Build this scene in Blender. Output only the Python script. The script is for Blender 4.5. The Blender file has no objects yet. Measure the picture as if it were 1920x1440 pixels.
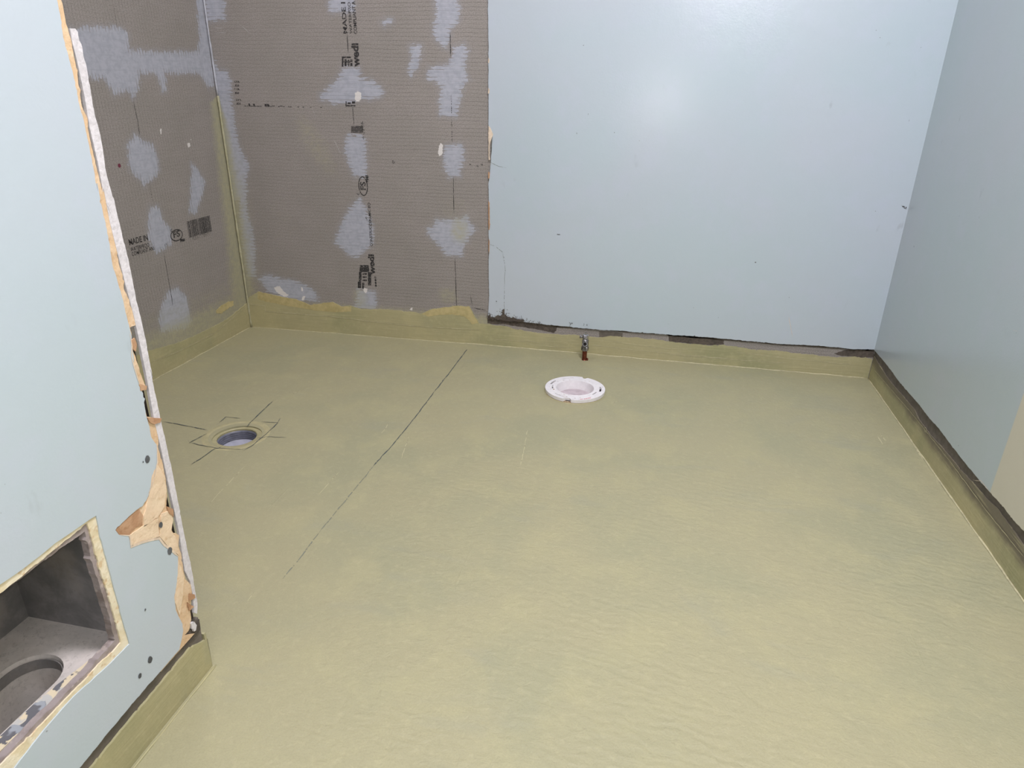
import bpy, bmesh, math, random
import numpy as np
from mathutils import Vector, Matrix
from mathutils.geometry import tessellate_polygon

random.seed(7)
S = bpy.context.scene
COL = S.collection

# ------------------------------------------------------------------ camera
FPX, CX, CY = 1267.42, 960.0, 720.0
AX = np.array([[0.9774416, 0.09578368, -0.18823761],
               [0.2107404 - 0.5 * 0, -0.38316437, 0.89931838],
               [0.01401407, -0.91870047, -0.39470628]])     # world axes in camera space (x right, y down, z ahead)
AX[0] /= np.linalg.norm(AX[0]); AX[1] -= AX[0] * (AX[0] @ AX[1]); AX[1] /= np.linalg.norm(AX[1]); AX[2] = np.cross(AX[0], AX[1])
CAM = np.array([0.0, 0.0, 0.82])
cam = bpy.data.objects.new('camera', bpy.data.cameras.new('camera'))
COL.objects.link(cam)
rx, ry, rz = AX @ np.array([1, 0, 0]), AX @ np.array([0, -1, 0]), AX @ np.array([0, 0, -1])
cam.matrix_world = Matrix([[rx[i], ry[i], rz[i], CAM[i]] for i in range(3)] + [[0, 0, 0, 1]])
cam.data.sensor_width = 36; cam.data.lens = 36 * FPX / 1920; cam.data.clip_start = 0.01
S.camera = cam

# ------------------------------------------------------------------ light, exposure
S.view_settings.view_transform = 'Standard'; S.view_settings.look = 'None'
S.view_settings.gamma = 1.0; S.view_settings.use_curve_mapping = False
S.view_settings.exposure = 0.0
S.cycles.blur_glossy = 2.0; S.cycles.sample_clamp_indirect = 2.0   # keeps fireflies off the glossy paint
W = bpy.data.worlds.new('world'); S.world = W; W.use_nodes = True
W.node_tree.nodes['Background'].inputs[0].default_value = (0.9, 0.95, 1.0, 1)
W.node_tree.nodes['Background'].inputs[1].default_value = 0.3

def lamp(name, kind, loc, power, color=(1, 1, 1), **kw):
    l = bpy.data.lights.new(name, kind); l.energy = power; l.color = color
    for k, v in kw.items():
        if k != 'rot': setattr(l, k, v)
    o = bpy.data.objects.new(name, l); COL.objects.link(o); o.location = loc
    if 'rot' in kw: o.rotation_euler = kw['rot']
    return o
# ceiling panel of the bathroom, the light of the doorway behind the photographer, and the phone's own lamp
COOL = (0.945, 0.910, 0.99)
lamp('ceiling_light', 'AREA', (0.20, 0.72, 2.36), 47, COOL, shape='DISK', size=0.45)
lamp('doorway_light', 'AREA', (0.35, -0.92, 1.7), 12.5, COOL, shape='RECTANGLE', size=0.5, size_y=0.6, rot=(math.radians(90), 0, 0))
lamp('shower_fill', 'AREA', (-1.03, 1.42, 2.36), 7.5, COOL, shape='DISK', size=0.3)  # unseen fill lamp, added to brighten the shower
lamp('phone_light', 'POINT', (-0.045, 0.0, 0.80), 5.0, (1, 1, 1), shadow_soft_size=0.012)

# ------------------------------------------------------------------ planes: a photo point lands on a real surface
class Plane:
    def __init__(s, o, u, v, n):
        s.o, s.u, s.v, s.n = [np.array(a, float) for a in (o, u, v, n)]
        s.u /= np.linalg.norm(s.u); s.n /= np.linalg.norm(s.n)
    def at(s, px, py):
        r = AX @ np.array([px - CX, py - CY, FPX])
        p = CAM + r * ((s.o - CAM) @ s.n) / (r @ s.n)
        return float((p - s.o) @ s.u), float((p - s.o) @ s.v)
    def ats(s, pts): return [s.at(*p) for p in pts]
    def w(s, u, v, d=0.0): return s.o + s.u * u + s.v * v + s.n * d

BY, RX, LX, SX = 2.185, 0.701, -0.605, -1.463
P_BACK = Plane((0, BY, 0), (1, 0, 0), (0, 0, 1), (0, -1, 0))
P_RIGHT = Plane((RX, 0, 0), (0, 1, 0), (0, 0, 1), (-1, 0, 0))
P_LEFT = Plane((LX, 0, 0), (0, 1, 0), (0, 0, 1), (1, 0, 0))
P_SL = Plane((SX, 0, 0), (0, 1, 0), (0, 0, 1), (1, 0, 0))
_du = np.array([-0.546 + 1.463, 2.191 - 2.166, 0.0]); _du /= np.linalg.norm(_du)
P_SB = Plane((-1.463, 2.166, 0), _du, (0, 0, 1), (_du[1], -_du[0], 0))
P_FLOOR = Plane((0, 0, 0), (1, 0, 0), (0, 1, 0), (0, 0, 1))

def Z(pts, s, ox, oy): return [(ox + x / s, oy + y / s) for x, y in pts]

# ------------------------------------------------------------------ object helpers
def tag(o, label=None, cat=None, group=None, kind=None):
    if label: o['label'] = label
    if cat: o['category'] = cat
    if group: o['group'] = group
    if kind: o['kind'] = kind
    return o
def empty(name, loc):
    o = bpy.data.objects.new(name, None); COL.objects.link(o); o.location = loc; o.empty_display_size = 0.05
    return o
def link(name, me, mat, parent=None):
    o = bpy.data.objects.new(name, me); COL.objects.link(o)
    if mat: me.materials.append(mat)
    if parent:
        o.parent = parent
        off = world_loc(parent)
        if off.length > 0: me.transform(Matrix.Translation(-off))
    return o
def world_loc(o):
    v = Vector((0, 0, 0))
    while o: v += o.location; o = o.parent
    return v
def from_bm(name, bm, mat, parent=None, smooth=False):
    bmesh.ops.recalc_face_normals(bm, faces=bm.faces)
    me = bpy.data.meshes.new(name); bm.to_mesh(me); bm.free()
    if smooth: me.polygons.foreach_set('use_smooth', [True] * len(me.polygons))
    return link(name, me, mat, parent)

def jag(pts, amp, step=0.006, closed=True, rough=1.0):
    """walk along an outline and tear it a little: drifting offset with now and then a nick"""
    out = []; n = len(pts); m = n if closed else n - 1; drift = 0.0; step = min(step, .0035) if amp >= .0005 else step
    for i in range(m):
        a = np.array(pts[i]); b = np.array(pts[(i + 1) % n]); L = np.linalg.norm(b - a)
        k = max(1, int(L / step)); nn = np.array([-(b - a)[1], (b - a)[0]]) / max(L, 1e-9)
        for j in range(k):
            p = a + (b - a) * (j + (random.uniform(-.25, .25) if j else 0)) / k
            drift = drift * .75 + random.gauss(0, amp) * .45
            nick = random.gauss(0, amp) * 1.3 * rough if random.random() < .10 else 0
            p = p + nn * (drift + nick)
            out.append((float(p[0]), float(p[1])))
    if not closed: out.append(tuple(pts[-1]))
    return out

def slab(name, outline, plane, front, thick, mat, parent=None, holes=(), mats=None):
    """a plate of real thickness: outline in plane metres, face at `front` in front of the plane"""
    loops = [outline] + list(holes)
    tris = tessellate_polygon([[Vector((p[0], p[1], 0)) for p in l] for l in loops])
    flat = [p for l in loops for p in l]; n = len(flat)
    vs = [plane.w(u, v, front) for u, v in flat] + [plane.w(u, v, front - thick) for u, v in flat]
    fs = []
    for t in tris:
        a, b, c = [flat[i] for i in t]
        area = (b[0]-a[0])*(c[1]-a[1])-(c[0]-a[0])*(b[1]-a[1])
        if abs(area) < 1e-14: continue
        fs.append(tuple(t)); fs.append(tuple(i + n for i in reversed(t)))
    k = 0
    for l in loops:
        for i in range(len(l)):
            j = (i + 1) % len(l); fs.append((k + i, k + j, k + j + n, k + i + n))
        k += len(l)
    me = bpy.data.meshes.new(name); me.from_pydata([tuple(v) for v in vs], [], fs)
    uv = me.uv_layers.new(name='uv')
    for lo in me.loops: uv.data[lo.index].uv = flat[lo.vertex_index % n]
    bm = bmesh.new(); bm.from_mesh(me); bmesh.ops.recalc_face_normals(bm, faces=bm.faces); bm.to_mesh(me); bm.free()
    return link(name, me, mat, parent)

def rect(a, b, c, d): return [(a, b), (c, b), (c, d), (a, d)]
def circle(x, y, r, n=64): return [(x + r * math.cos(2 * math.pi * i / n), y + r * math.sin(2 * math.pi * i / n)) for i in range(n)]

def strip(name, pts, w, plane, mat, parent, d=0.0004, wob=0.0):
    """a drawn line: a very thin ribbon lying on a surface"""
    bm = bmesh.new(); P = []
    for i in range(len(pts) - 1):
        a = np.array(pts[i]); b = np.array(pts[i + 1]); k = max(1, int(np.linalg.norm(b - a) / 0.012))
        for j in range(k): P.append(a + (b - a) * j / k)
    P.append(np.array(pts[-1])); row = []
    for i, p in enumerate(P):
        t = P[min(i + 1, len(P) - 1)] - P[max(i - 1, 0)]; t = t / max(np.linalg.norm(t), 1e-9); nn = np.array([-t[1], t[0]])
        ww = w * random.uniform(.6, 1.25) / 2; q = p + nn * random.gauss(0, wob)
        e = .15 if i in (0, len(P) - 1) else 1
        row.append((bm.verts.new(plane.w(*(q + nn * ww * e), d)), bm.verts.new(plane.w(*(q - nn * ww * e), d))))
    for r0, r1 in zip(row, row[1:]): bm.faces.new((r0[0], r0[1], r1[1], r1[0]))
    return from_bm(name, bm, mat, parent)

def lathe(name, prof, loc, mat, parent=None, n=64, smooth=True, closed=False):
    bm = bmesh.new(); rings = []
    for r, z in prof: rings.append([bm.verts.new((loc[0] + r * math.cos(2 * math.pi * i / n), loc[1] + r * math.sin(2 * math.pi * i / n), loc[2] + z)) for i in range(n)])
    pr = list(zip(rings, rings[1:])) + ([(rings[-1], rings[0])] if closed else [])
    for a, b in pr:
        for i in range(n): bm.faces.new((a[i], a[(i + 1) % n], b[(i + 1) % n], b[i]))
    if not closed:
        for rg, (r, z) in ((rings[0], prof[0]), (rings[-1], prof[-1])):
            if r < 1e-3 or mat is None: continue
    o = from_bm(name, bm, mat, parent, smooth)
    if smooth:
        o.data.set_sharp_from_angle(angle=math.radians(35))
    return o

def tube(name, pts, r, mat, parent=None, n=8, jit=0.0):
    bm = bmesh.new(); rings = []
    pts = [Vector(p) for p in pts]
    for i, p in enumerate(pts):
        t = (pts[min(i + 1, len(pts) - 1)] - pts[max(i - 1, 0)]).normalized()
        a = t.orthogonal().normalized() if abs(t.z) > .9 else t.cross(Vector((0, 0, 1))).normalized()
        b = t.cross(a); rr = r * (1 + random.uniform(-jit, jit))
        rings.append([bm.verts.new(p + a * rr * math.cos(2 * math.pi * k / n) + b * rr * math.sin(2 * math.pi * k / n)) for k in range(n)])
    for a, b in zip(rings, rings[1:]):
        for k in range(n): bm.faces.new((a[k], a[(k + 1) % n], b[(k + 1) % n], b[k]))
    for e in (rings[0], rings[-1]): bm.faces.new(e)
    return from_bm(name, bm, mat, parent, True)

# ------------------------------------------------------------------ material helpers
def C(r, g, b):
    f = lambda c: (c / 255 / 12.92) if c / 255 <= .04045 else ((c / 255 + .055) / 1.055) ** 2.4
    return (f(r), f(g), f(b), 1)
class M:
    def __init__(s, name):
        s.m = bpy.data.materials.new(name); s.m.use_nodes = True; s.t = s.m.node_tree; s.N = s.t.nodes; s.b = s.N['Principled BSDF']
    def lk(s, a, b): s.t.links.new(a, b)
    def put(s, inp, v):
        if v is None: return
        if isinstance(v, bpy.types.NodeSocket): s.lk(v, inp)
        else: inp.default_value = v
    def uv(s): n = s.N.new('ShaderNodeUVMap'); n.uv_map = 'uv'; return n.outputs[0]
    def obj(s): return s.N.new('ShaderNodeNewGeometry').outputs['Position']
    def attr(s, name): n = s.N.new('ShaderNodeAttribute'); n.attribute_name = name; return n.outputs['Fac']
    def math(s, op, a, b=None, c=None, clamp=False):
        n = s.N.new('ShaderNodeMath'); n.operation = op; n.use_clamp = clamp
        for i, v in enumerate((a, b, c)): s.put(n.inputs[i], v) if v is not None else None
        return n.outputs[0]
    def add(s, a, b): return s.math('ADD', a, b)
    def mul(s, a, b): return s.math('MULTIPLY', a, b)
    def scale(s, vec, x, y, z=1, rz=0, loc=(0, 0, 0)):
        n = s.N.new('ShaderNodeMapping'); s.lk(vec, n.inputs['Vector']); n.inputs['Scale'].default_value = (x, y, z); n.inputs['Rotation'].default_value = (0, 0, rz); n.inputs['Location'].default_value = loc
        return n.outputs[0]
    def noise(s, vec, sc, det=4, rough=.55, dist=0.0):
        n = s.N.new('ShaderNodeTexNoise'); s.lk(vec, n.inputs['Vector']); n.inputs['Scale'].default_value = sc; n.inputs['Detail'].default_value = det
        n.inputs['Roughness'].default_value = rough; n.inputs['Distortion'].default_value = dist
        return n.outputs['Fac']
    def step(s, v, lo, hi, a=0.0, b=1.0):
        n = s.N.new('ShaderNodeMapRange'); n.interpolation_type = 'SMOOTHSTEP'; s.put(n.inputs['Value'], v)
        n.inputs['From Min'].default_value = lo; n.inputs['From Max'].default_value = hi; n.inputs['To Min'].default_value = a; n.inputs['To Max'].default_value = b
        return n.outputs[0]
    def mix(s, f, a, b):
        n = s.N.new('ShaderNodeMix'); n.data_type = 'RGBA'; s.put(n.inputs[0], f); s.put(n.inputs[6], a); s.put(n.inputs[7], b); return n.outputs[2]
    def sep(s, vec): n = s.N.new('ShaderNodeSeparateXYZ'); s.lk(vec, n.inputs[0]); return n.outputs
    def bump(s, h, strength=.3, dist=.001, prev=None):
        n = s.N.new('ShaderNodeBump'); n.inputs['Strength'].default_value = strength; n.inputs['Distance'].default_value = dist; s.lk(h, n.inputs['Height'])
        if prev: s.lk(prev, n.inputs['Normal'])
        return n.outputs[0]
    def out(s, col=None, rough=.6, metal=0.0, nrm=None, spec=.5):
        s.put(s.b.inputs['Base Color'], col); s.put(s.b.inputs['Roughness'], rough); s.put(s.b.inputs['Metallic'], metal)
        s.b.inputs['Specular IOR Level'].default_value = spec
        if nrm: s.lk(nrm, s.b.inputs['Normal'])
        return s.m
    def alpha(s, a): s.put(s.b.inputs['Alpha'], a)

def plain(name, rgb, rough=.6, metal=0.0, var=0.08, sc=60, bump=.15, rgb2=None):
    m = M(name); p = m.obj(); f = m.noise(p, sc, 5); g = m.noise(p, sc * .2, 4)
    c2 = rgb2 or tuple(max(0, x * (1 - var * 3)) for x in rgb)
    col = m.mix(m.step(m.add(m.mul(f, .6), m.mul(g, .4)), .35, .65), C(*rgb), C(*c2))
    return m.out(col, rough, metal, m.bump(f, bump, .001))

def paint(name, rgb, cream=False):
    m = M(name); p = m.obj()
    big = m.noise(p, 2.2, 3, .5); mid = m.noise(p, 14, 4, .6)
    col = m.mix(m.step(big, .3, .7), C(*rgb), C(rgb[0] - 4, rgb[1] + 1, rgb[2] - 1))
    col = m.mix(m.mul(m.step(mid, .45, .75), .35), col, C(rgb[0] + 3, rgb[1] + 1, rgb[2] + 7))
    # a few small scuffs and dark specks
    sp = m.noise(m.scale(p, 1, 1, 1, 0, (3.1, 1.7, .4)), 75, 2, .4)
    gate = m.noise(p, 5, 2)
    col = m.mix(m.mul(m.step(sp, .775, .80), m.step(gate, .5, .6)), col, C(120, 122, 124))
    sm = m.noise(m.scale(p, 1, 1, .45), 26, 3, .5)
    col = m.mix(m.mul(m.step(sm, .68, .78), m.mul(m.step(gate, .48, .62), .35)), col, C(150, 152, 158))
    if cream:
        y = m.sep(p)[1]
        col = m.mix(m.step(y, 1.3335, 1.3375), C(200, 196, 178), col)
    orange_peel = m.noise(p, 240, 3, .5); wav = m.noise(p, 30, 4, .55)
    n = m.bump(wav, .08, .004); n = m.bump(orange_peel, .10, .0010, n)
    return m.out(col, .235, 0, n, .65)

def membrane(name, floor=False, dark_top=False):
    m = M(name); p = m.obj()
    a = m.noise(p, 2.6, 4, .55, .4); b = m.noise(p, 9, 5, .6, .3); c = m.noise(p, 70, 4, .6)
    base, green, pale = (C(160, 155, 123), C(153, 151, 121), C(166, 161, 125)) if floor else (C(168, 161, 124), C(153, 151, 114), C(180, 172, 130))
    col = m.mix(m.step(a, .42, .66), base, green)
    col = m.mix(m.mul(m.step(b, .46, .68), .55), col, pale)
    col = m.mix(m.mul(m.step(c, .50, .72), .20), col, C(184, 176, 140) if floor else C(196, 188, 150))
    greys = m.noise(m.scale(p, 1, 2.2, 1, .4, (4, 2, 0)), 3.4, 4, .6, .6)
    col = m.mix(m.mul(m.step(greys, .56, .72), .30), col, C(146, 147, 128))
    if floor:
        q = m.scale(p, .62, 1, 1, math.radians(9))
        wave = m.N.new('ShaderNodeTexWave'); m.lk(m.scale(p, 1, 1, 1, math.radians(9)), wave.inputs['Vector'])
        wave.wave_type = 'BANDS'; wave.bands_direction = 'Y'; wave.inputs['Scale'].default_value = 17; wave.inputs['Distortion'].default_value = 7
        wave.inputs['Detail'].default_value = 3; wave.inputs['Detail Scale'].default_value = 1.6
        rip = m.noise(q, 62, 3, .55, .6)
        gate = m.step(m.noise(p, 2.0, 2), .38, .62)
        xyz = m.sep(p)
        near = m.mul(m.step(xyz[0], -.62, -.35), m.step(xyz[1], 1.75, 1.0))
        h = m.add(m.mul(m.mul(wave.outputs['Fac'], gate), m.mul(near, .40)), m.mul(rip, m.add(m.mul(near, 1.0), .35)))
        n = m.bump(h, .42, .004); n = m.bump(m.noise(p, 150, 4, .6), .40, .0022, n)
        grain = m.noise(p, 420, 2, .6); col = m.mix(m.mul(m.step(grain, .4, .75), .30), col, C(140, 136, 112))
        # trowel scratches
        sc = m.noise(m.scale(p, 60, 2.2, 1, math.radians(-28)), 1.0, 2, .5)
        n = m.bump(m.step(sc, .70, .76), .25, .0012, n)
        return m.out(col, m.step(b, .3, .7, .52, .66), 0, n, .35)
    if dark_top:  # darkens towards the top edge
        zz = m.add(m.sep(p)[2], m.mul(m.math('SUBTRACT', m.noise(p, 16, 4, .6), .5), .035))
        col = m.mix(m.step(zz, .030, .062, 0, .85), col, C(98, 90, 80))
    st = m.noise(m.scale(p, 3, 3, 60), 3, 4, .6)
    n = m.bump(st, .35, .002); n = m.bump(m.noise(p, 120, 3), .25, .0015, n)
    col = m.mix(m.mul(m.step(st, .52, .70), .35), col, C(184, 177, 138))
    return m.out(col, .5, 0, n, .4)

def board(name, masks=True, turned=False):
    """cement faced foam board: mesh lines, primer dabs, green membrane smears"""
    m = M(name); uv = m.uv(); s = m.sep(uv); u, v = (s[1], s[0]) if turned else (s[0], s[1])
    wob = m.mul(m.noise(uv, 6, 3), .012)
    def lines(c, pitch, width, w):
        f = m.math('FRACT', m.math('DIVIDE', m.add(c, w), pitch)); d = m.math('ABSOLUTE', m.math('SUBTRACT', f, .5))
        return m.step(d, width, 0.0)
    hl = lines(v, .0112, .16, wob); vl = lines(u, .0112 if turned else .0048, .14 if turned else .22, wob)
    str_h = m.mul(m.step(m.noise(m.scale(uv, 3, 14, 1), 3, 3), .32, .62, .25, 1.0), m.step(m.noise(uv, 190, 2, .6), .35, .58, .35, 1.0))
    tick = m.mul(vl, m.step(m.noise(uv, 230, 2), .42, .58))
    mot = m.noise(uv, 7, 4, .6); fine = m.noise(uv, 300, 2, .65)
    col = m.mix(m.step(mot, .35, .68), C(150, 145, 139), C(156, 150, 145))
    col = m.mix(m.mul(m.step(fine, .40, .62), .60), col, C(122, 116, 111))
    dk = C(98, 93, 89)
    str_x = 1.0 if not masks or turned else m.step(u, .12, .75, .45, 1.15)
    col = m.mix(m.mul(m.mul(m.mul(hl, str_h), str_x), .50), col, dk)
    col = m.mix(m.mul(tick, .22), col, dk)
    if masks:
        st = m.noise(m.scale(uv, 90, 22, 1) if turned else m.scale(uv, 22, 90, 1), 1.6, 4, .65); st2 = m.noise(uv, 60, 4, .65)
        gn = m.add(m.attr('green'), m.mul(m.math('SUBTRACT', st2, .5), .55))
        ga = m.step(gn, .15, .95)
        sd = m.add(m.attr('patch'), m.mul(m.math('SUBTRACT', st, .5), .046))
        sd = m.add(sd, m.mul(m.math('SUBTRACT', st2, .5), .018))
        sd = m.math('SUBTRACT', sd, m.mul(hl, .0125)); sd = m.math('SUBTRACT', sd, m.mul(tick, .004))
        pm = m.step(sd, -.0006, .0012)
        pc = m.mix(m.step(st2, .4, .65), C(178, 180, 190), C(162, 165, 175))
        pc = m.mix(m.mul(m.step(m.noise(m.scale(uv, 6, 60, 1), 2, 3), .5, .7), .5), pc, C(152, 157, 166))
        col = m.mix(pm, col, pc)
        # thin grey haze of primer round the dabs
        hz = m.mul(m.step(m.add(m.attr('patch'), m.mul(m.math('SUBTRACT', st2, .5), .03)), -.018, .004), .28)
        col = m.mix(hz, col, C(150, 152, 158))
        col = m.mix(m.mul(ga, .74), col, m.mix(m.step(st2, .4, .62), C(160, 158, 130), C(170, 165, 132)))
        sw = m.add(m.attr('white'), m.mul(m.math('SUBTRACT', m.noise(uv, 150, 4, .7), .5), .012))
        col = m.mix(m.step(sw, -.0004, .0008), col, C(214, 210, 206))
        h = m.add(m.add(m.mul(hl, -.5), m.mul(fine, .25)), m.mul(pm, .7))
    else:
        h = m.add(m.mul(hl, -.5), m.mul(fine, .25))
    return m.out(col, .72, 0, m.bump(h, .28, .0012), .3)

def ink(name, rgb, cut=.40, sc=260):
    m = M(name); p = m.obj(); f = m.noise(p, sc, 3, .6)
    m.alpha(m.step(f, cut - .05, cut + .06)); return m.out(C(*rgb), .8)

def torn(name, a, b, c):
    m = M(name); p = m.obj(); f = m.noise(p, 38, 3, .5, .3); g = m.noise(p, 300, 3, .6); h = m.noise(p, 90, 2, .5)
    col = m.mix(m.step(f, .42, .6), C(*a), C(*b)); col = m.mix(m.mul(m.step(h, .58, .68), .7), col, C(*c))
    return m.out(col, .85, 0, m.bump(m.add(f, m.mul(g, .2)), .7, .004), .2)

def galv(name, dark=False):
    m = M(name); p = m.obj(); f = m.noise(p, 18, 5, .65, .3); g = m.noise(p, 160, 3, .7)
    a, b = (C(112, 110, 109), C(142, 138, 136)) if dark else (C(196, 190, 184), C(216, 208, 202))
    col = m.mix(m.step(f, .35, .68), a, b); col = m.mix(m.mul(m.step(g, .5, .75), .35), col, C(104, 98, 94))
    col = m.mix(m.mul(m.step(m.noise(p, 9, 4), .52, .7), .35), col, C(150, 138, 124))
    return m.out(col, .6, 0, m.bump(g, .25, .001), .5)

MT = {}
MT['blue'] = paint('blue_wall_paint', (186, 195, 203))
MT['blue_r'] = paint('blue_wall_paint_cream_edge', (180, 188, 193), True)
MT['floor'] = membrane('floor_membrane', True)
MT['memb'] = membrane('upstand_membrane')
MT['membs'] = membrane('dark_top_upstand_membrane', False, True)  # upstand membrane, darker towards its top edge
MT['bead'] = plain('membrane_bead', (194, 187, 150), .5, 0, .05, 90, .3)
MT['bead2'] = plain('pale_membrane_ridge', (176, 172, 146), .5, 0, .05, 90, .3, (158, 155, 124))
MT['tornm'] = plain('membrane_torn_edge', (190, 176, 128), .6, 0, .06, 60, .4, (168, 155, 108))
MT['board'] = board('backer_board_primed')
MT['strip'] = board('backer_board_bare', False)
MT['board_t'] = board('backer_board_turned', True, True)
MT['residue'] = plain('dark_residue', (92, 84, 76), .85, 0, .1, 70, .5, (122, 112, 102))
MT['worn'] = plain('worn_dark_board', (112, 104, 95), .85, 0, .08, 60, .4, (92, 86, 78))
MT['mastic'] = plain('black_mastic', (70, 63, 57), .85, 0, .1, 120, .9, (96, 87, 78))
MT['cavity_shade'] = plain('cavity_shade_brown', (62, 50, 44), .9, 0, .1, 60, .5)  # dark brown stands in for the shade inside the wall gap
MT['tan'] = torn('torn_tan_paper', (210, 180, 144), (218, 192, 160), (200, 166, 130))
MT['brown'] = torn('brown_paper', (176, 138, 106), (188, 152, 120), (164, 124, 92))
MT['fluff'] = plain('pale_torn_paper', (226, 208, 186), .9, 0, .04, 120, .6)
MT['gyp'] = plain('white_gypsum_edge', (216, 212, 214), .9, 0, .03, 220, .9)
MT['cream'] = torn('cream_plaster', (218, 204, 170), (228, 218, 192), (204, 176, 136))
MT['core'] = torn('crumbled_core', (158, 147, 144), (138, 126, 121), (178, 166, 158))
MT['galv'] = galv('galvanised_metal'); MT['galv_shade'] = galv('galvanised_metal_shade', True)  # second copy is darker: shade painted onto the duct's inner walls
MT['ink'] = ink('black_ink', (48, 46, 46), .40); MT['ink2'] = ink('faded_ink', (60, 57, 56), .52)
MT['pencil'] = ink('dark_chalk', (70, 78, 80), .38, 180); MT['pencil2'] = ink('faint_chalk', (118, 122, 110), .46, 120)
MT['white_wall'] = plain('white_ceiling_paint', (205, 207, 208), .8, 0, .02, 20, .1)

# ------------------------------------------------------------------ distance fields for what is smeared on the boards
def sdf(U, V, poly):
    d = np.full(U.shape, 1e9); ins = np.zeros(U.shape, bool); n = len(poly)
    for i in range(n):
        x0, y0 = poly[i]; x1, y1 = poly[(i + 1) % n]; ex, ey = x1 - x0, y1 - y0; L = ex * ex + ey * ey + 1e-12
        t = np.clip(((U - x0) * ex + (V - y0) * ey) / L, 0, 1)
        d = np.minimum(d, np.hypot(U - x0 - t * ex, V - y0 - t * ey))
        c = (y0 > V) != (y1 > V)
        ins ^= c & (U < (x1 - x0) * (V - y0) / ((y1 - y0) if abs(y1 - y0) > 1e-12 else 1e-12) + x0)
    return np.where(ins, d, -d)
def sline(U, V, pts):
    d = np.full(U.shape, 1e9)
    for (x0, y0), (x1, y1) in zip(pts, pts[1:]):
        ex, ey = x1 - x0, y1 - y0; L = ex * ex + ey * ey + 1e-12
        t = np.clip(((U - x0) * ex + (V - y0) * ey) / L, 0, 1)
        d = np.minimum(d, np.hypot(U - x0 - t * ex, V - y0 - t * ey))
    return d
def board_wall(name, plane, u0, u1, z1, step, fields, mat):
    """a board with a fine grid so that the dabs on it stay sharp; plain above z1 up to the ceiling"""
    us = np.linspace(u0, u1, int((u1 - u0) / step) + 1); vs = np.append(np.linspace(0, z1, int(z1 / step) + 1), [1.7, 2.4])
    U, V = np.meshgrid(us, vs); A = fields(U, V); nu, nv = len(us), len(vs)
    P = plane.o[None, :] + U.reshape(-1, 1) * plane.u + V.reshape(-1, 1) * plane.v
    back = P - plane.n * 0.013
    i, j = np.meshgrid(np.arange(nu - 1), np.arange(nv - 1)); a = (j * nu + i).ravel()
    F = np.stack([a, a + 1, a + nu + 1, a + nu], 1)
    if np.dot(np.cross(plane.u, plane.v), plane.n) < 0: F = F[:, ::-1]
    nB = len(P); corner = [0, nu - 1, nu * nv - 1, nu * (nv - 1)]
    verts = np.vstack([P, back[corner]]); B = [nB, nB + 1, nB + 2, nB + 3]
    faces = F.tolist() + [B[::-1]]
    edge = [list(range(0, nu)), [nu * k + nu - 1 for k in range(nv)], list(range(nu * nv - 1, nu * (nv - 1) - 1, -1)), [nu * k for k in range(nv - 1, -1, -1)]]
    for k, e in enumerate(edge): faces.append(e + [B[(k + 1) % 4], B[k]])
    me = bpy.data.meshes.new(name); me.from_pydata(verts.tolist(), [], faces)
    uvl = me.uv_layers.new(name='uv'); UVv = np.vstack([np.stack([U.ravel(), V.ravel()], 1), np.stack([U.ravel(), V.ravel()], 1)[corner]])
    li = np.zeros(len(me.loops), int); me.loops.foreach_get('vertex_index', li)
    uvl.data.foreach_set('uv', UVv[li].astype(np.float32).ravel())
    for k, arr in A.items():
        at = me.attributes.new(k, 'FLOAT', 'POINT'); x = np.concatenate([arr.ravel(), arr.ravel()[corner]]).astype(np.float32); at.data.foreach_set('value', x)
    return tag(link(name, me, mat), kind='structure')

# ------------------------------------------------------------------ floor
DR = (-1.005, 1.363); FL = (-0.1955, 1.857)
floor = slab('floor', [(0.74, -1.0), (0.74, 2.25), (-1.50, 2.25), (-1.50, 0.60), (-0.66, 0.60), (-0.66, -1.0)], P_FLOOR, 0, 0.03, MT['floor'],
             holes=[circle(*DR, .0605)[::-1], circle(*FL, .0605)[::-1]])
tag(floor, kind='structure')

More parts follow.
